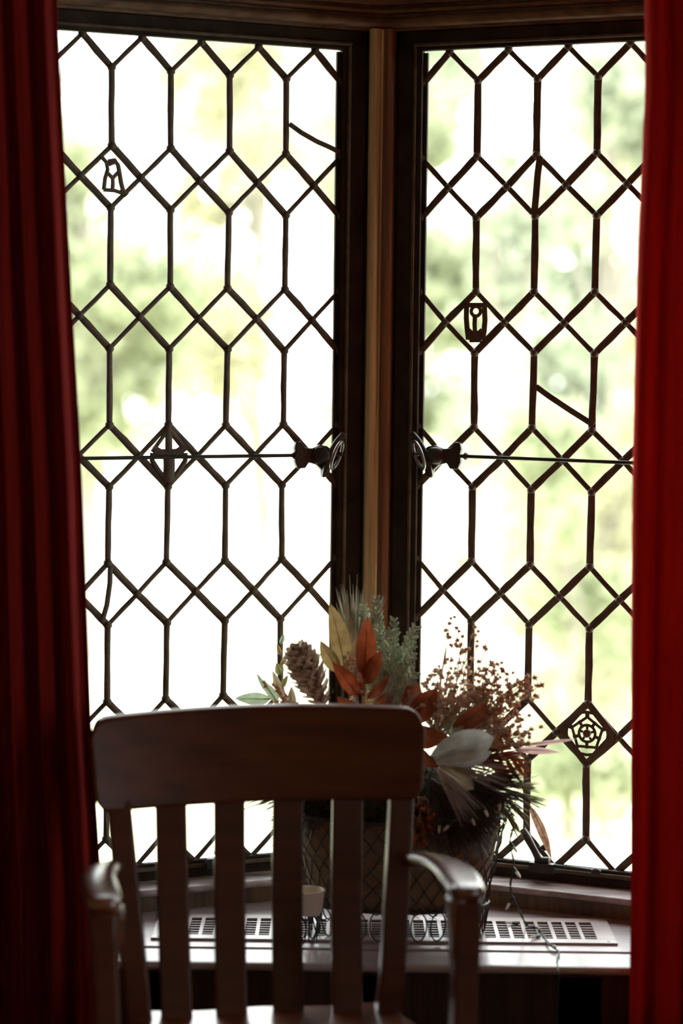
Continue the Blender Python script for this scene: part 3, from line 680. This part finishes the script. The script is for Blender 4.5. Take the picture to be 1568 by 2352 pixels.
sprig('brown_leaf', RUST_D, 'long narrow brown leaf drooping at the lower right beside the casement stay', 'dried leaves',
  [(0.2027, 3.56, 0.7319), (0.2384, 3.56, 0.718), (0.2518, 3.56, 0.6824)], [((0.2502, 3.56, 0.6895), (0.2882, 3.57, 0.596), .016, -.08, .4, BERRY)])
sprig('pink_blade', PINKB, 'two thin pinkish blades pointing right in front of the glass', 'dried leaves',
  [(0.1513, 3.54, 0.7706), (0.1997, 3.53, 0.7907), (0.2347, 3.53, 0.7982)], [((0.2278, 3.53, 0.7932), (0.3214, 3.52, 0.8074), .008, .03, .3), ((0.2244, 3.53, 0.7861), (0.2931, 3.52, 0.7844), .013, -.03, .2)])
sprig('fern_frond', RUST_D, 'rusty brown fern frond curling down at the right of the basket', 'dried leaves',
  [(0.1515, 3.54, 0.7564), (0.1922, 3.52, 0.7747), (0.2273, 3.52, 0.7716), (0.2453, 3.52, 0.74)],
  [((0, 0, 0), (0, 0, 0), .009, .1, .3, RUST if i % 2 else RUST_D) for i in ()]+
  [((0.1852, 3.52, 0.7711), (0.2089, 3.5, 0.728), .009, .1, .3), ((0.1957, 3.52, 0.7734), (0.2207, 3.5, 0.7323), .009, .1, .3, RUST), ((0.2062, 3.52, 0.7749), (0.2332, 3.5, 0.7367), .009, .1, .3), ((0.2167, 3.52, 0.7743), (0.2415, 3.5, 0.7438), .009, .1, .3, RUST), ((0.2259, 3.52, 0.7716), (0.2483, 3.5, 0.7538), .009, .1, .3), ((0.1922, 3.52, 0.7733), (0.2254, 3.5, 0.7893), .008, .1, .3), ((0.2097, 3.52, 0.7749), (0.2431, 3.5, 0.7755), .008, .1, .3, RUST)])

def needles(name, mat_, label, base, aims, n, th=.0009, spread=.25, group=None, lmin=.6, droop=0, seed=1, along=.35):
    """needle spray: aims = list of tip points"""
    rnd = random.Random(seed); base = Vector(base); root = empty(name, base, label, 'pine sprig', group)
    for a in aims:
        a = Vector(a); ax = a-base; L_ = ax.length
        mb = MB(); tw = base+ax*along
        for i in range(n):
            p0 = base+(tw-base)*rnd.uniform(.2, 1); d = ax.normalized()+Vector((rnd.gauss(0, spread), rnd.gauss(0, spread), rnd.gauss(0, spread))); d.normalize()
            ln = (L_-(p0-base).length)*rnd.uniform(lmin, 1.05)
            pts = [p0+d*(ln*t)-Vector((0, 0, droop*ln*t*t)) for t in (0, .33, .66, 1)]
            mb.tube(pts, [th, th*1.05, th*.9, th*.25], 4)
        mb.tube([base, tw], [.0022, .0012], 6)
        mb.build('needle_tuft', mat_, root)
    return root
needles('pine_sprig', NEEDLE_P, 'pale upright pine needles fanned out in front of the corner post', (-0.0371, 3.56, 0.8931), [(-0.0674, 3.58, 1.0435), (-0.0498, 3.58, 1.058), (-0.0247, 3.58, 1.0441), (0.0073, 3.57, 1.0312)], 18, .0014, .075, seed=3, lmin=.55)
needles('pine_sprig', NEEDLE_L, 'lilac-grey pine needles sweeping down over the right side of the basket', (0.0818, 3.48, 0.7771), [(0.1602, 3.44, 0.7025), (0.1438, 3.45, 0.6898), (0.2166, 3.47, 0.7597), (0.2057, 3.46, 0.7441)], 16, .0011, .10, seed=5, droop=.05)
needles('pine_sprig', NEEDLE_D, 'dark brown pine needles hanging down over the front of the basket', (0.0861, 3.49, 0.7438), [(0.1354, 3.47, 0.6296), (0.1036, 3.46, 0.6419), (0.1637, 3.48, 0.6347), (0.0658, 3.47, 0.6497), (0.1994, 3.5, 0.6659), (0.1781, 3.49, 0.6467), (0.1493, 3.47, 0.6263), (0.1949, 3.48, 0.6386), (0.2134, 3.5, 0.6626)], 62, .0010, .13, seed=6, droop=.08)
needles('pine_sprig', OLIVE, 'olive-green pine tips jutting out at the lower right of the basket', (0.1795, 3.53, 0.7302), [(0.2741, 3.52, 0.6994), (0.2631, 3.52, 0.7297), (0.2363, 3.52, 0.6444), (0.2535, 3.52, 0.6694)], 34, .0010, .12, seed=8, droop=.03, along=.6)
needles('pine_sprig', NEEDLE_L, 'tan grassy stems fanned low between the rust leaves and the chair rail', (-0.0046, 3.52, 0.8006), [(-0.0478, 3.5, 0.8841), (0.0219, 3.51, 0.9011), (0.0535, 3.52, 0.9106), (0.0814, 3.51, 0.8913)], 14, .0010, .10, seed=9)
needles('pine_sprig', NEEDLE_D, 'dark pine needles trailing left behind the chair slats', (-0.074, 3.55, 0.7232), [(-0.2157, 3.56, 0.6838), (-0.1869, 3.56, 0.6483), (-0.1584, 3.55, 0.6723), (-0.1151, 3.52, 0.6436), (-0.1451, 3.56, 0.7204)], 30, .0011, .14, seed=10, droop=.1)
needles('pine_sprig', NEEDLE_P, 'tan dried grass stems reaching right below the berries', (0.0653, 3.5, 0.7627), [(0.1682, 3.49, 0.8394), (0.19, 3.5, 0.8275), (0.147, 3.48, 0.8233), (0.2316, 3.5, 0.842)], 9, .0011, .06, seed=12)

def frond(mb, base, tip, wd, rnd, depth=2, r=.0012):
    base, tip = Vector(base), Vector(tip); ax = tip-base; L_ = ax.length; t = ax.normalized(); s_ = t.cross(Vector((rnd.uniform(-.3, .3), -1, rnd.uniform(-.3, .3)))).normalized()
    mb.tube([base, base+ax*.5+s_*L_*.04, tip], [r, r*.8, r*.5], 5)
    if depth == 0:
        return
    n = max(4, int(L_/.009))
    for i in range(n):
        v = (i+.5)/n
        for sd_ in (-1, 1):
            b = base+ax*v; ln = wd*(1.05-v*.75)*rnd.uniform(.7, 1.1)
            d = (t*.8+s_*sd_*.75+Vector((0, rnd.uniform(-.3, .3), 0))).normalized()
            frond(mb, b, b+d*ln, ln*.42, rnd, depth-1, r*.95)
root = empty('cedar_sprig', CORE, 'pale green lacy cedar sprig against the corner post', 'cedar sprig'); rnd = random.Random(21)
for b, t_ in (((0.0093, 3.55, 0.8524), (-0.0056, 3.56, 1.0272)), ((0.0124, 3.54, 0.8682), (0.0605, 3.55, 0.9809)), ((0.009, 3.54, 0.8611), (0.0251, 3.55, 0.9946)), ((0.0159, 3.53, 0.8557), (0.0555, 3.53, 0.9409)), ((0.0022, 3.54, 0.8398), (0.0396, 3.53, 0.9196)), ((0.0123, 3.52, 0.8431), (0.0584, 3.52, 0.9106)), ((0.0023, 3.55, 0.8453), (0.0095, 3.56, 0.9577)), ((-0.0049, 3.56, 0.865), (-0.0243, 3.58, 1.0119))):
    mb = MB(); frond(mb, b, t_, .036, rnd, 2, .0019); mb.build('frond', CEDAR, root)
MB().tube([CORE, (0.0061, 3.55, 0.824), (0.0091, 3.55, 0.8667)], .002, 6).build('stem', STEM, root)

def berries(name, label, base, tips, seed, m1=BERRY, size=.0038, clus=10, cat='dried berries', spread=.010):
    rnd = random.Random(seed); base = Vector(base); root = empty(name, base, label, cat)
    st = MB(); br = MB()
    for t_ in tips:
        t_ = Vector(t_); mid = base.lerp(t_, .5)+Vector((rnd.uniform(-.01, .01), rnd.uniform(-.01, .01), rnd.uniform(-.005, .012)))
        st.tube([base, mid, t_], [.0011, .0008, .0005], 5)
        for i in range(clus):
            v = rnd.uniform(.45, 1.0); q = (mid.lerp(t_, (v-.5)*2) if v > .5 else base.lerp(mid, v*2)); p_ = q+Vector((rnd.gauss(0, spread), rnd.gauss(0, spread), rnd.gauss(0, spread*.8)))
            if i == 0: p_ = t_
            st.tube([q, p_], [.0006, .0004], 4); s0 = size*rnd.uniform(.7, 1.25)
            br.blob(p_, (s0, s0, s0*.8), 6, 4)
            for k in range(5):
                a = 2*PI*k/5+rnd.random(); d = Vector((math.cos(a), rnd.uniform(-.5, .5), math.sin(a)))
                br.tube([p_, p_+d*s0*1.5], [s0*.42, s0*.12], 4)
    st.build('stem', STEM, root); br.build('berry_cluster', m1, root); return root
berries('berry_sprig', 'airy sprig of tiny red-brown berries standing tall in the right window', (0.1026, 3.56, 0.7807), [(0.1178, 3.57, 0.9934), (0.1158, 3.57, 0.9848), (0.1273, 3.57, 0.9778), (0.1316, 3.57, 0.9722), (0.1374, 3.57, 0.9637), (0.1154, 3.57, 0.9634), (0.1571, 3.57, 0.9796), (0.1629, 3.57, 0.9726), (0.1611, 3.57, 0.9483), (0.1377, 3.57, 0.9423), (0.1485, 3.56, 0.9452), (0.1754, 3.56, 0.9441), (0.1325, 3.56, 0.9222), (0.0993, 3.56, 0.9161)], 31, clus=5, spread=.004, size=.0034)
berries('berry_sprig', 'dense brown berry sprig at the far right of the flowers', (0.1088, 3.54, 0.7772), [(0.1835, 3.54, 0.9256), (0.1997, 3.54, 0.9258), (0.2183, 3.54, 0.9097), (0.2367, 3.53, 0.8994), (0.2527, 3.53, 0.9038), (0.2586, 3.53, 0.8905), (0.2489, 3.53, 0.8826), (0.2251, 3.53, 0.8724), (0.2401, 3.53, 0.9044), (0.2013, 3.53, 0.9131), (0.1917, 3.54, 0.8988), (0.2299, 3.53, 0.883), (0.2122, 3.53, 0.8934), (0.188, 3.54, 0.9129)], 32, clus=18, spread=.0075, size=.0036)
berries('berry_sprig', 'cluster of pale pinkish buds beneath the tall berry stems', (0.087, 3.53, 0.7999), [(0.072, 3.54, 0.8902), (0.0825, 3.54, 0.8974), (0.1013, 3.54, 0.9118), (0.1291, 3.53, 0.9051), (0.1173, 3.53, 0.8923), (0.1455, 3.53, 0.8891), (0.17, 3.53, 0.8894), (0.0999, 3.53, 0.8779), (0.1597, 3.53, 0.8786), (0.1352, 3.53, 0.8713), (0.1137, 3.52, 0.8655), (0.1983, 3.53, 0.8791), (0.0928, 3.52, 0.8582)], 33, m1=BERRY_P, clus=19, spread=.0085, size=.0035)
berries('berry_sprig', 'rusty seed heads packed beside the silver leaf', (0.1145, 3.51, 0.7756), [(0.1836, 3.51, 0.8328), (0.2045, 3.51, 0.84), (0.2257, 3.51, 0.8262), (0.2433, 3.51, 0.8159), (0.2467, 3.51, 0.823), (0.233, 3.51, 0.8052), (0.2415, 3.51, 0.7983), (0.2119, 3.51, 0.812), (0.1902, 3.5, 0.8134), (0.2319, 3.52, 0.8366), (0.2191, 3.52, 0.8456), (0.1979, 3.52, 0.8595)], 34, clus=19, spread=.0085, size=.0035)
berries('berry_sprig', 'small knot of cream and brown buds between golden and rust leaves', (-0.0317, 3.53, 0.8409), [(-0.054, 3.52, 0.9339), (-0.0485, 3.52, 0.941), (-0.0399, 3.51, 0.9249), (-0.0342, 3.51, 0.9144), (-0.0517, 3.52, 0.9198), (-0.0425, 3.51, 0.9108)], 35, m1=BERRY_P, clus=10, spread=.005, size=.0032)
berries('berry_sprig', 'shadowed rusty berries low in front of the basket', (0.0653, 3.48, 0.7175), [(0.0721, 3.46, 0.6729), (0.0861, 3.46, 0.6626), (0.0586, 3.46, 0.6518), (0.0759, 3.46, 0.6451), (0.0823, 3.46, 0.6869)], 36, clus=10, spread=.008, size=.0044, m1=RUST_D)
berries('berry_sprig', 'few reddish buds near the sage leaves at the left', (-0.1326, 3.59, 0.8228), [(-0.1701, 3.58, 0.8799), (-0.1859, 3.58, 0.884), (-0.1615, 3.58, 0.8743), (-0.1554, 3.57, 0.863), (-0.1468, 3.57, 0.8581)], 37, clus=5, spread=.006, size=.0038)

needles('pine_sprig', NEEDLE_P, 'short grey-green needles tucked under the berry sprigs', (0.0939, 3.53, 0.8071), [(0.0652, 3.54, 0.876), (0.1, 3.53, 0.8708), (0.1353, 3.53, 0.8642), (0.1769, 3.52, 0.8557), (0.2191, 3.52, 0.8456)], 26, .0010, .16, seed=14, lmin=.4)
needles('pine_sprig', NEEDLE_D, 'dark brown needles jutting right between silver leaf and basket rim', (0.1216, 3.5, 0.7353), [(0.2186, 3.49, 0.7314), (0.2337, 3.5, 0.7086), (0.2435, 3.5, 0.7509), (0.2129, 3.5, 0.6942)], 60, .0012, .16, seed=15, droop=.05)
needles('pine_sprig', RUST_D, 'rusty dry needles fanned behind the silver leaf', (0.1366, 3.53, 0.7722), [(0.2276, 3.53, 0.8017), (0.2457, 3.53, 0.7736), (0.239, 3.53, 0.7487), (0.2132, 3.53, 0.8227)], 44, .0011, .14, seed=16, lmin=.5)
# pinecone
cb, ct = Vector((-0.0879, 3.5, 0.8577)), Vector((-0.1299, 3.49, 0.9482)); ax = ct-cb; L_ = ax.length; q = ax.to_track_quat('Z', 'Y').to_matrix()
root = empty('pinecone', cb, 'brown open pinecone tilted left above the chair rail', 'pinecone')
mb = MB()
def prof(v): return .034*(math.sin(PI*(.12+.80*(1-v)))**.8)
mb.blob(cb+ax*.5, (.014, .014, L_*.5), 12, 8, q); mb.build('core', CONE, root)
mb = MB(); ns = 96
for i in range(ns):
    v = (i+.5)/ns; a = i*2.39996; r = max(.006, prof(v)); d = Vector((math.cos(a), math.sin(a), 0)); c_ = Vector((0, 0, v*L_))
    dirv = (d*1.0+Vector((0, 0, .55+v*.6))).normalized(); s_ = Vector((-math.sin(a), math.cos(a), 0)); ww = .0125*(.6+.6*math.sin(PI*min(1, 1.1-v)))
    nn_ = s_.cross(dirv)
    p0 = c_+d*.006; p1 = c_+d*.006+dirv*(r*.75); p2 = c_+d*.006+dirv*r
    V = [p0-s_*ww*.3, p0+s_*ww*.3, p1+s_*ww*.62, p2+s_*ww*.2+nn_*-.001, p2-s_*ww*.2+nn_*-.001, p1-s_*ww*.62]
    V2 = [x+nn_*-.0016 for x in V]
    V = [cb+q@x for x in V]; V2 = [cb+q@x for x in V2]
    mb.add(V+V2, [(0, 1, 2, 3, 4, 5), (11, 10, 9, 8, 7, 6)]+[(i_, (i_+1) % 6, 6+(i_+1) % 6, 6+i_) for i_ in range(6)])
mb.build('scales', CONE, root)

# string of small lights trailing from the basket over the vent
ZS = SILL+T+.0016
sl = empty('string_lights', (.20, 3.55, SILL), 'string of tiny clear bulbs on green cord trailing over the vent and sill', 'string lights')
def zz(p, z=ZS): return (p[0], p[1], z)
path = [(0.0832, 3.48, 0.6758), (0.0995, 3.46, 0.6871), (0.1198, 3.45, 0.686), (0.1484, 3.47, 0.6926), (0.1696, 3.48, 0.7048), (0.1979, 3.49, 0.7172), (0.2145, 3.52, 0.6901), (0.2231, 3.535, 0.6658), (0.2176, 3.54, 0.6327), (0.2249, 3.545, 0.5959), (0.2202, 3.55, 0.5625), (0.2252, 3.555, 0.5384), (0.2366, 3.56, 0.5158),
        (0.2538, 3.6133, 0.4785), (0.2684, 3.5995, 0.4786), (0.2741, 3.5583, 0.4786), (0.2799, 3.4915, 0.4786), (0.2918, 3.4629, 0.4752), (0.2844, 3.4157, 0.4748), (.283, 3.372, .462), (.281, 3.368, .42), (.283, 3.371, .33), (.29, 3.372, .20), (.30, 3.365, .08), (.31, 3.35, .004)]
P_ = [Vector(x) for x in path]; cords = []
for i in range(len(P_)-1):
    for j in range(6):
        t = j/6; p0, p1, p2, p3 = P_[max(0, i-1)], P_[i], P_[i+1], P_[min(len(P_)-1, i+2)]
        cords.append(.5*((2*p1)+(-p0+p2)*t+(2*p0-5*p1+4*p2-p3)*t*t+(-p0+3*p1-3*p2+p3)*t**3))
cords.append(P_[-1])
mb = MB()
for phs in (0, PI):
    mb.tube([c_+Vector((math.cos(i*.9+phs)*.0011, math.sin(i*.9+phs)*.0011*.5, math.sin(i*.9+phs)*.0008)) for i, c_ in enumerate(cords)], .0010, 5)
mb.build('cord', CORD, sl)
bulbs = [((0.222, 3.543, 0.5928), (0.2304, 3.54, 0.5822)), ((0.2238, 3.555, 0.5384), (0.2151, 3.55, 0.5231)), ((0.2703, 3.5887, 0.48), (0.271, 3.4765, 0.512)), ((0.2394, 3.6152, 0.48), (0.2166, 3.6197, 0.4815)), ((0.2688, 3.5391, 0.48), (0.2399, 3.516, 0.4815)),
         ((0.0995, 3.46, 0.6858), (0.0982, 3.455, 0.6701)), ((0.1198, 3.45, 0.686), (0.113, 3.45, 0.6783)), ((0.1478, 3.46, 0.6947), (0.1514, 3.45, 0.6857)), ((0.1689, 3.47, 0.7068), (0.1726, 3.46, 0.6978)), ((0.1972, 3.48, 0.7177), (0.1956, 3.475, 0.7061)), ((0.2183, 3.54, 0.6327), (0.2247, 3.53, 0.6243)), ((0.2797, 3.49, 0.479), (0.2921, 3.4604, 0.4815))]
for a, b in bulbs:
    a, b = Vector(a), Vector(b); d = (b-a).normalized(); lb = .020
    so = MB(); so.tube([a, a+d*.010], [.0022, .0026], 8); so = so.build('socket', CORD, sl)
    mb = MB(); mb.tube([a+d*.009, a+d*.013, a+d*.019, a+d*.0225], [.0018, .0026, .0022, .0006], 8); mb.build('bulb', BULB, so)

# ------------------------------------------------------------------ outside
gm = MB().box((-60, 3.95, -.9), (60, 90, -.8)); tag(gm.build('ground', LAWN, smooth=False), kind='structure')
def tree(x, y, hgt, cw, mi, label, crown0, n, seed, tilt=0, tr=.11, lsz=.10):
    rnd = random.Random(seed); root = empty('tree', (x, y, -.8), label, 'tree', None)
    mb = MB(); top = Vector((x+tilt, y, -.8+hgt*.9)); b = Vector((x, y, -.85))
    mb.tube([b.lerp(top, t)+Vector((rnd.uniform(-.06, .06), 0, 0))*(t > 0) for t in (0, .2, .4, .6, .8, 1)], [tr*1.3, tr, tr*.85, tr*.65, tr*.4, tr*.15], 10)
    lobes = []
    for i in range(14):
        a = rnd.uniform(0, 2*PI); v = rnd.random(); zc = -.8+crown0+(hgt-crown0)*v; r = cw*(.35+.55*math.sin(PI*(.15+.75*v)))*rnd.uniform(.4, 1)
        c_ = Vector((x+tilt*.6+r*math.cos(a)*.7, y+r*math.sin(a)*.5, zc)); lobes.append((c_, cw*rnd.uniform(.28, .5)))
        s0 = b.lerp(top, min(.95, max(.15, (zc+.8)/hgt*.7))); mb.tube([s0, s0.lerp(c_, .5)+Vector((0, 0, .1)), c_], [tr*.35, tr*.22, tr*.08], 6)
    mb.build('trunk', BARK, root)
    mb = MB()
    for i in range(n):
        c_, r = rnd.choice(lobes); d = Vector((rnd.gauss(0, 1), rnd.gauss(0, 1), rnd.gauss(0, .8))).normalized()*r*rnd.uniform(.3, 1.1); p_ = c_+d
        a = Vector((rnd.uniform(-1, 1), rnd.uniform(-1, 1), rnd.uniform(-1, 1))).normalized(); s_ = a.cross(Vector((rnd.uniform(-1, 1), rnd.uniform(-1, 1), rnd.uniform(-1, 1)))).normalized(); l = lsz*rnd.uniform(.6, 1.3)
        mb.add([p_-a*l*.5, p_+s_*l*.28, p_+a*l*.5, p_-s_*l*.28], [(0, 1, 2, 3)])
    mb.build('foliage', TREE_M[mi], root, smooth=False, fixn=False)
tree(-1.95, 16, 4.2, 1.1, 0, 'pale green tree seen through the lower left panes of the left window', 1.6, 4200, 1, lsz=.15)
tree(-.75, 18.5, 4.9, 1.4, 1, 'yellow-green tree seen in the middle of the left window', 1.7, 4200, 2, lsz=.16)
tree(.30, 15.5, 4.2, .75, 0, 'light green tree behind the corner post', 1.2, 3600, 3, lsz=.15)
tree(1.75, 15, 4.6, 1.2, 2, 'soft green tree in the middle of the right window', .5, 6000, 4, lsz=.16)
tree(-3.1, 21, 6.2, 1.9, 3, 'rusty autumn tree at the left edge of the left window', 2.4, 4200, 5, lsz=.18)
tree(3.0, 21, 6.0, 1.7, 1, 'golden autumn tree toward the right curtain', .9, 5200, 6, lsz=.18)
tree(.65, 27, 6.4, 2.2, 2, 'far blue-green tree between the windows', 2.2, 5200, 8, lsz=.20)
tree(1.02, 10.2, 2.0, .62, 0, 'low green shrub seen low in the right window', .1, 3400, 9, tr=.035, lsz=.08)
tree(1.55, 13.2, 2.5, .8, 1, 'yellowish bush beyond the low green shrub', .1, 3400, 11, tr=.05, lsz=.11)
tree(.62, 12, 3.4, .42, 2, 'slender leaning tree with a bare pale trunk in the right window', 2.5, 900, 10, tilt=.35, tr=.10, lsz=.09)

for o in COL.objects:
    if o.parent is None and o.type in ('EMPTY', 'MESH'):
        k = o.name.split('.')[0]
        g_ = {'tree': 'trees outside the windows', 'pine_sprig': 'pine needles in the flower basket', 'berry_sprig': 'dried berries in the flower basket', 'curtain': 'curtains beside the bay window', 'magnolia_sprig': 'leafy magnolia stems in the basket'}.get(k)
        if g_: o['group'] = g_
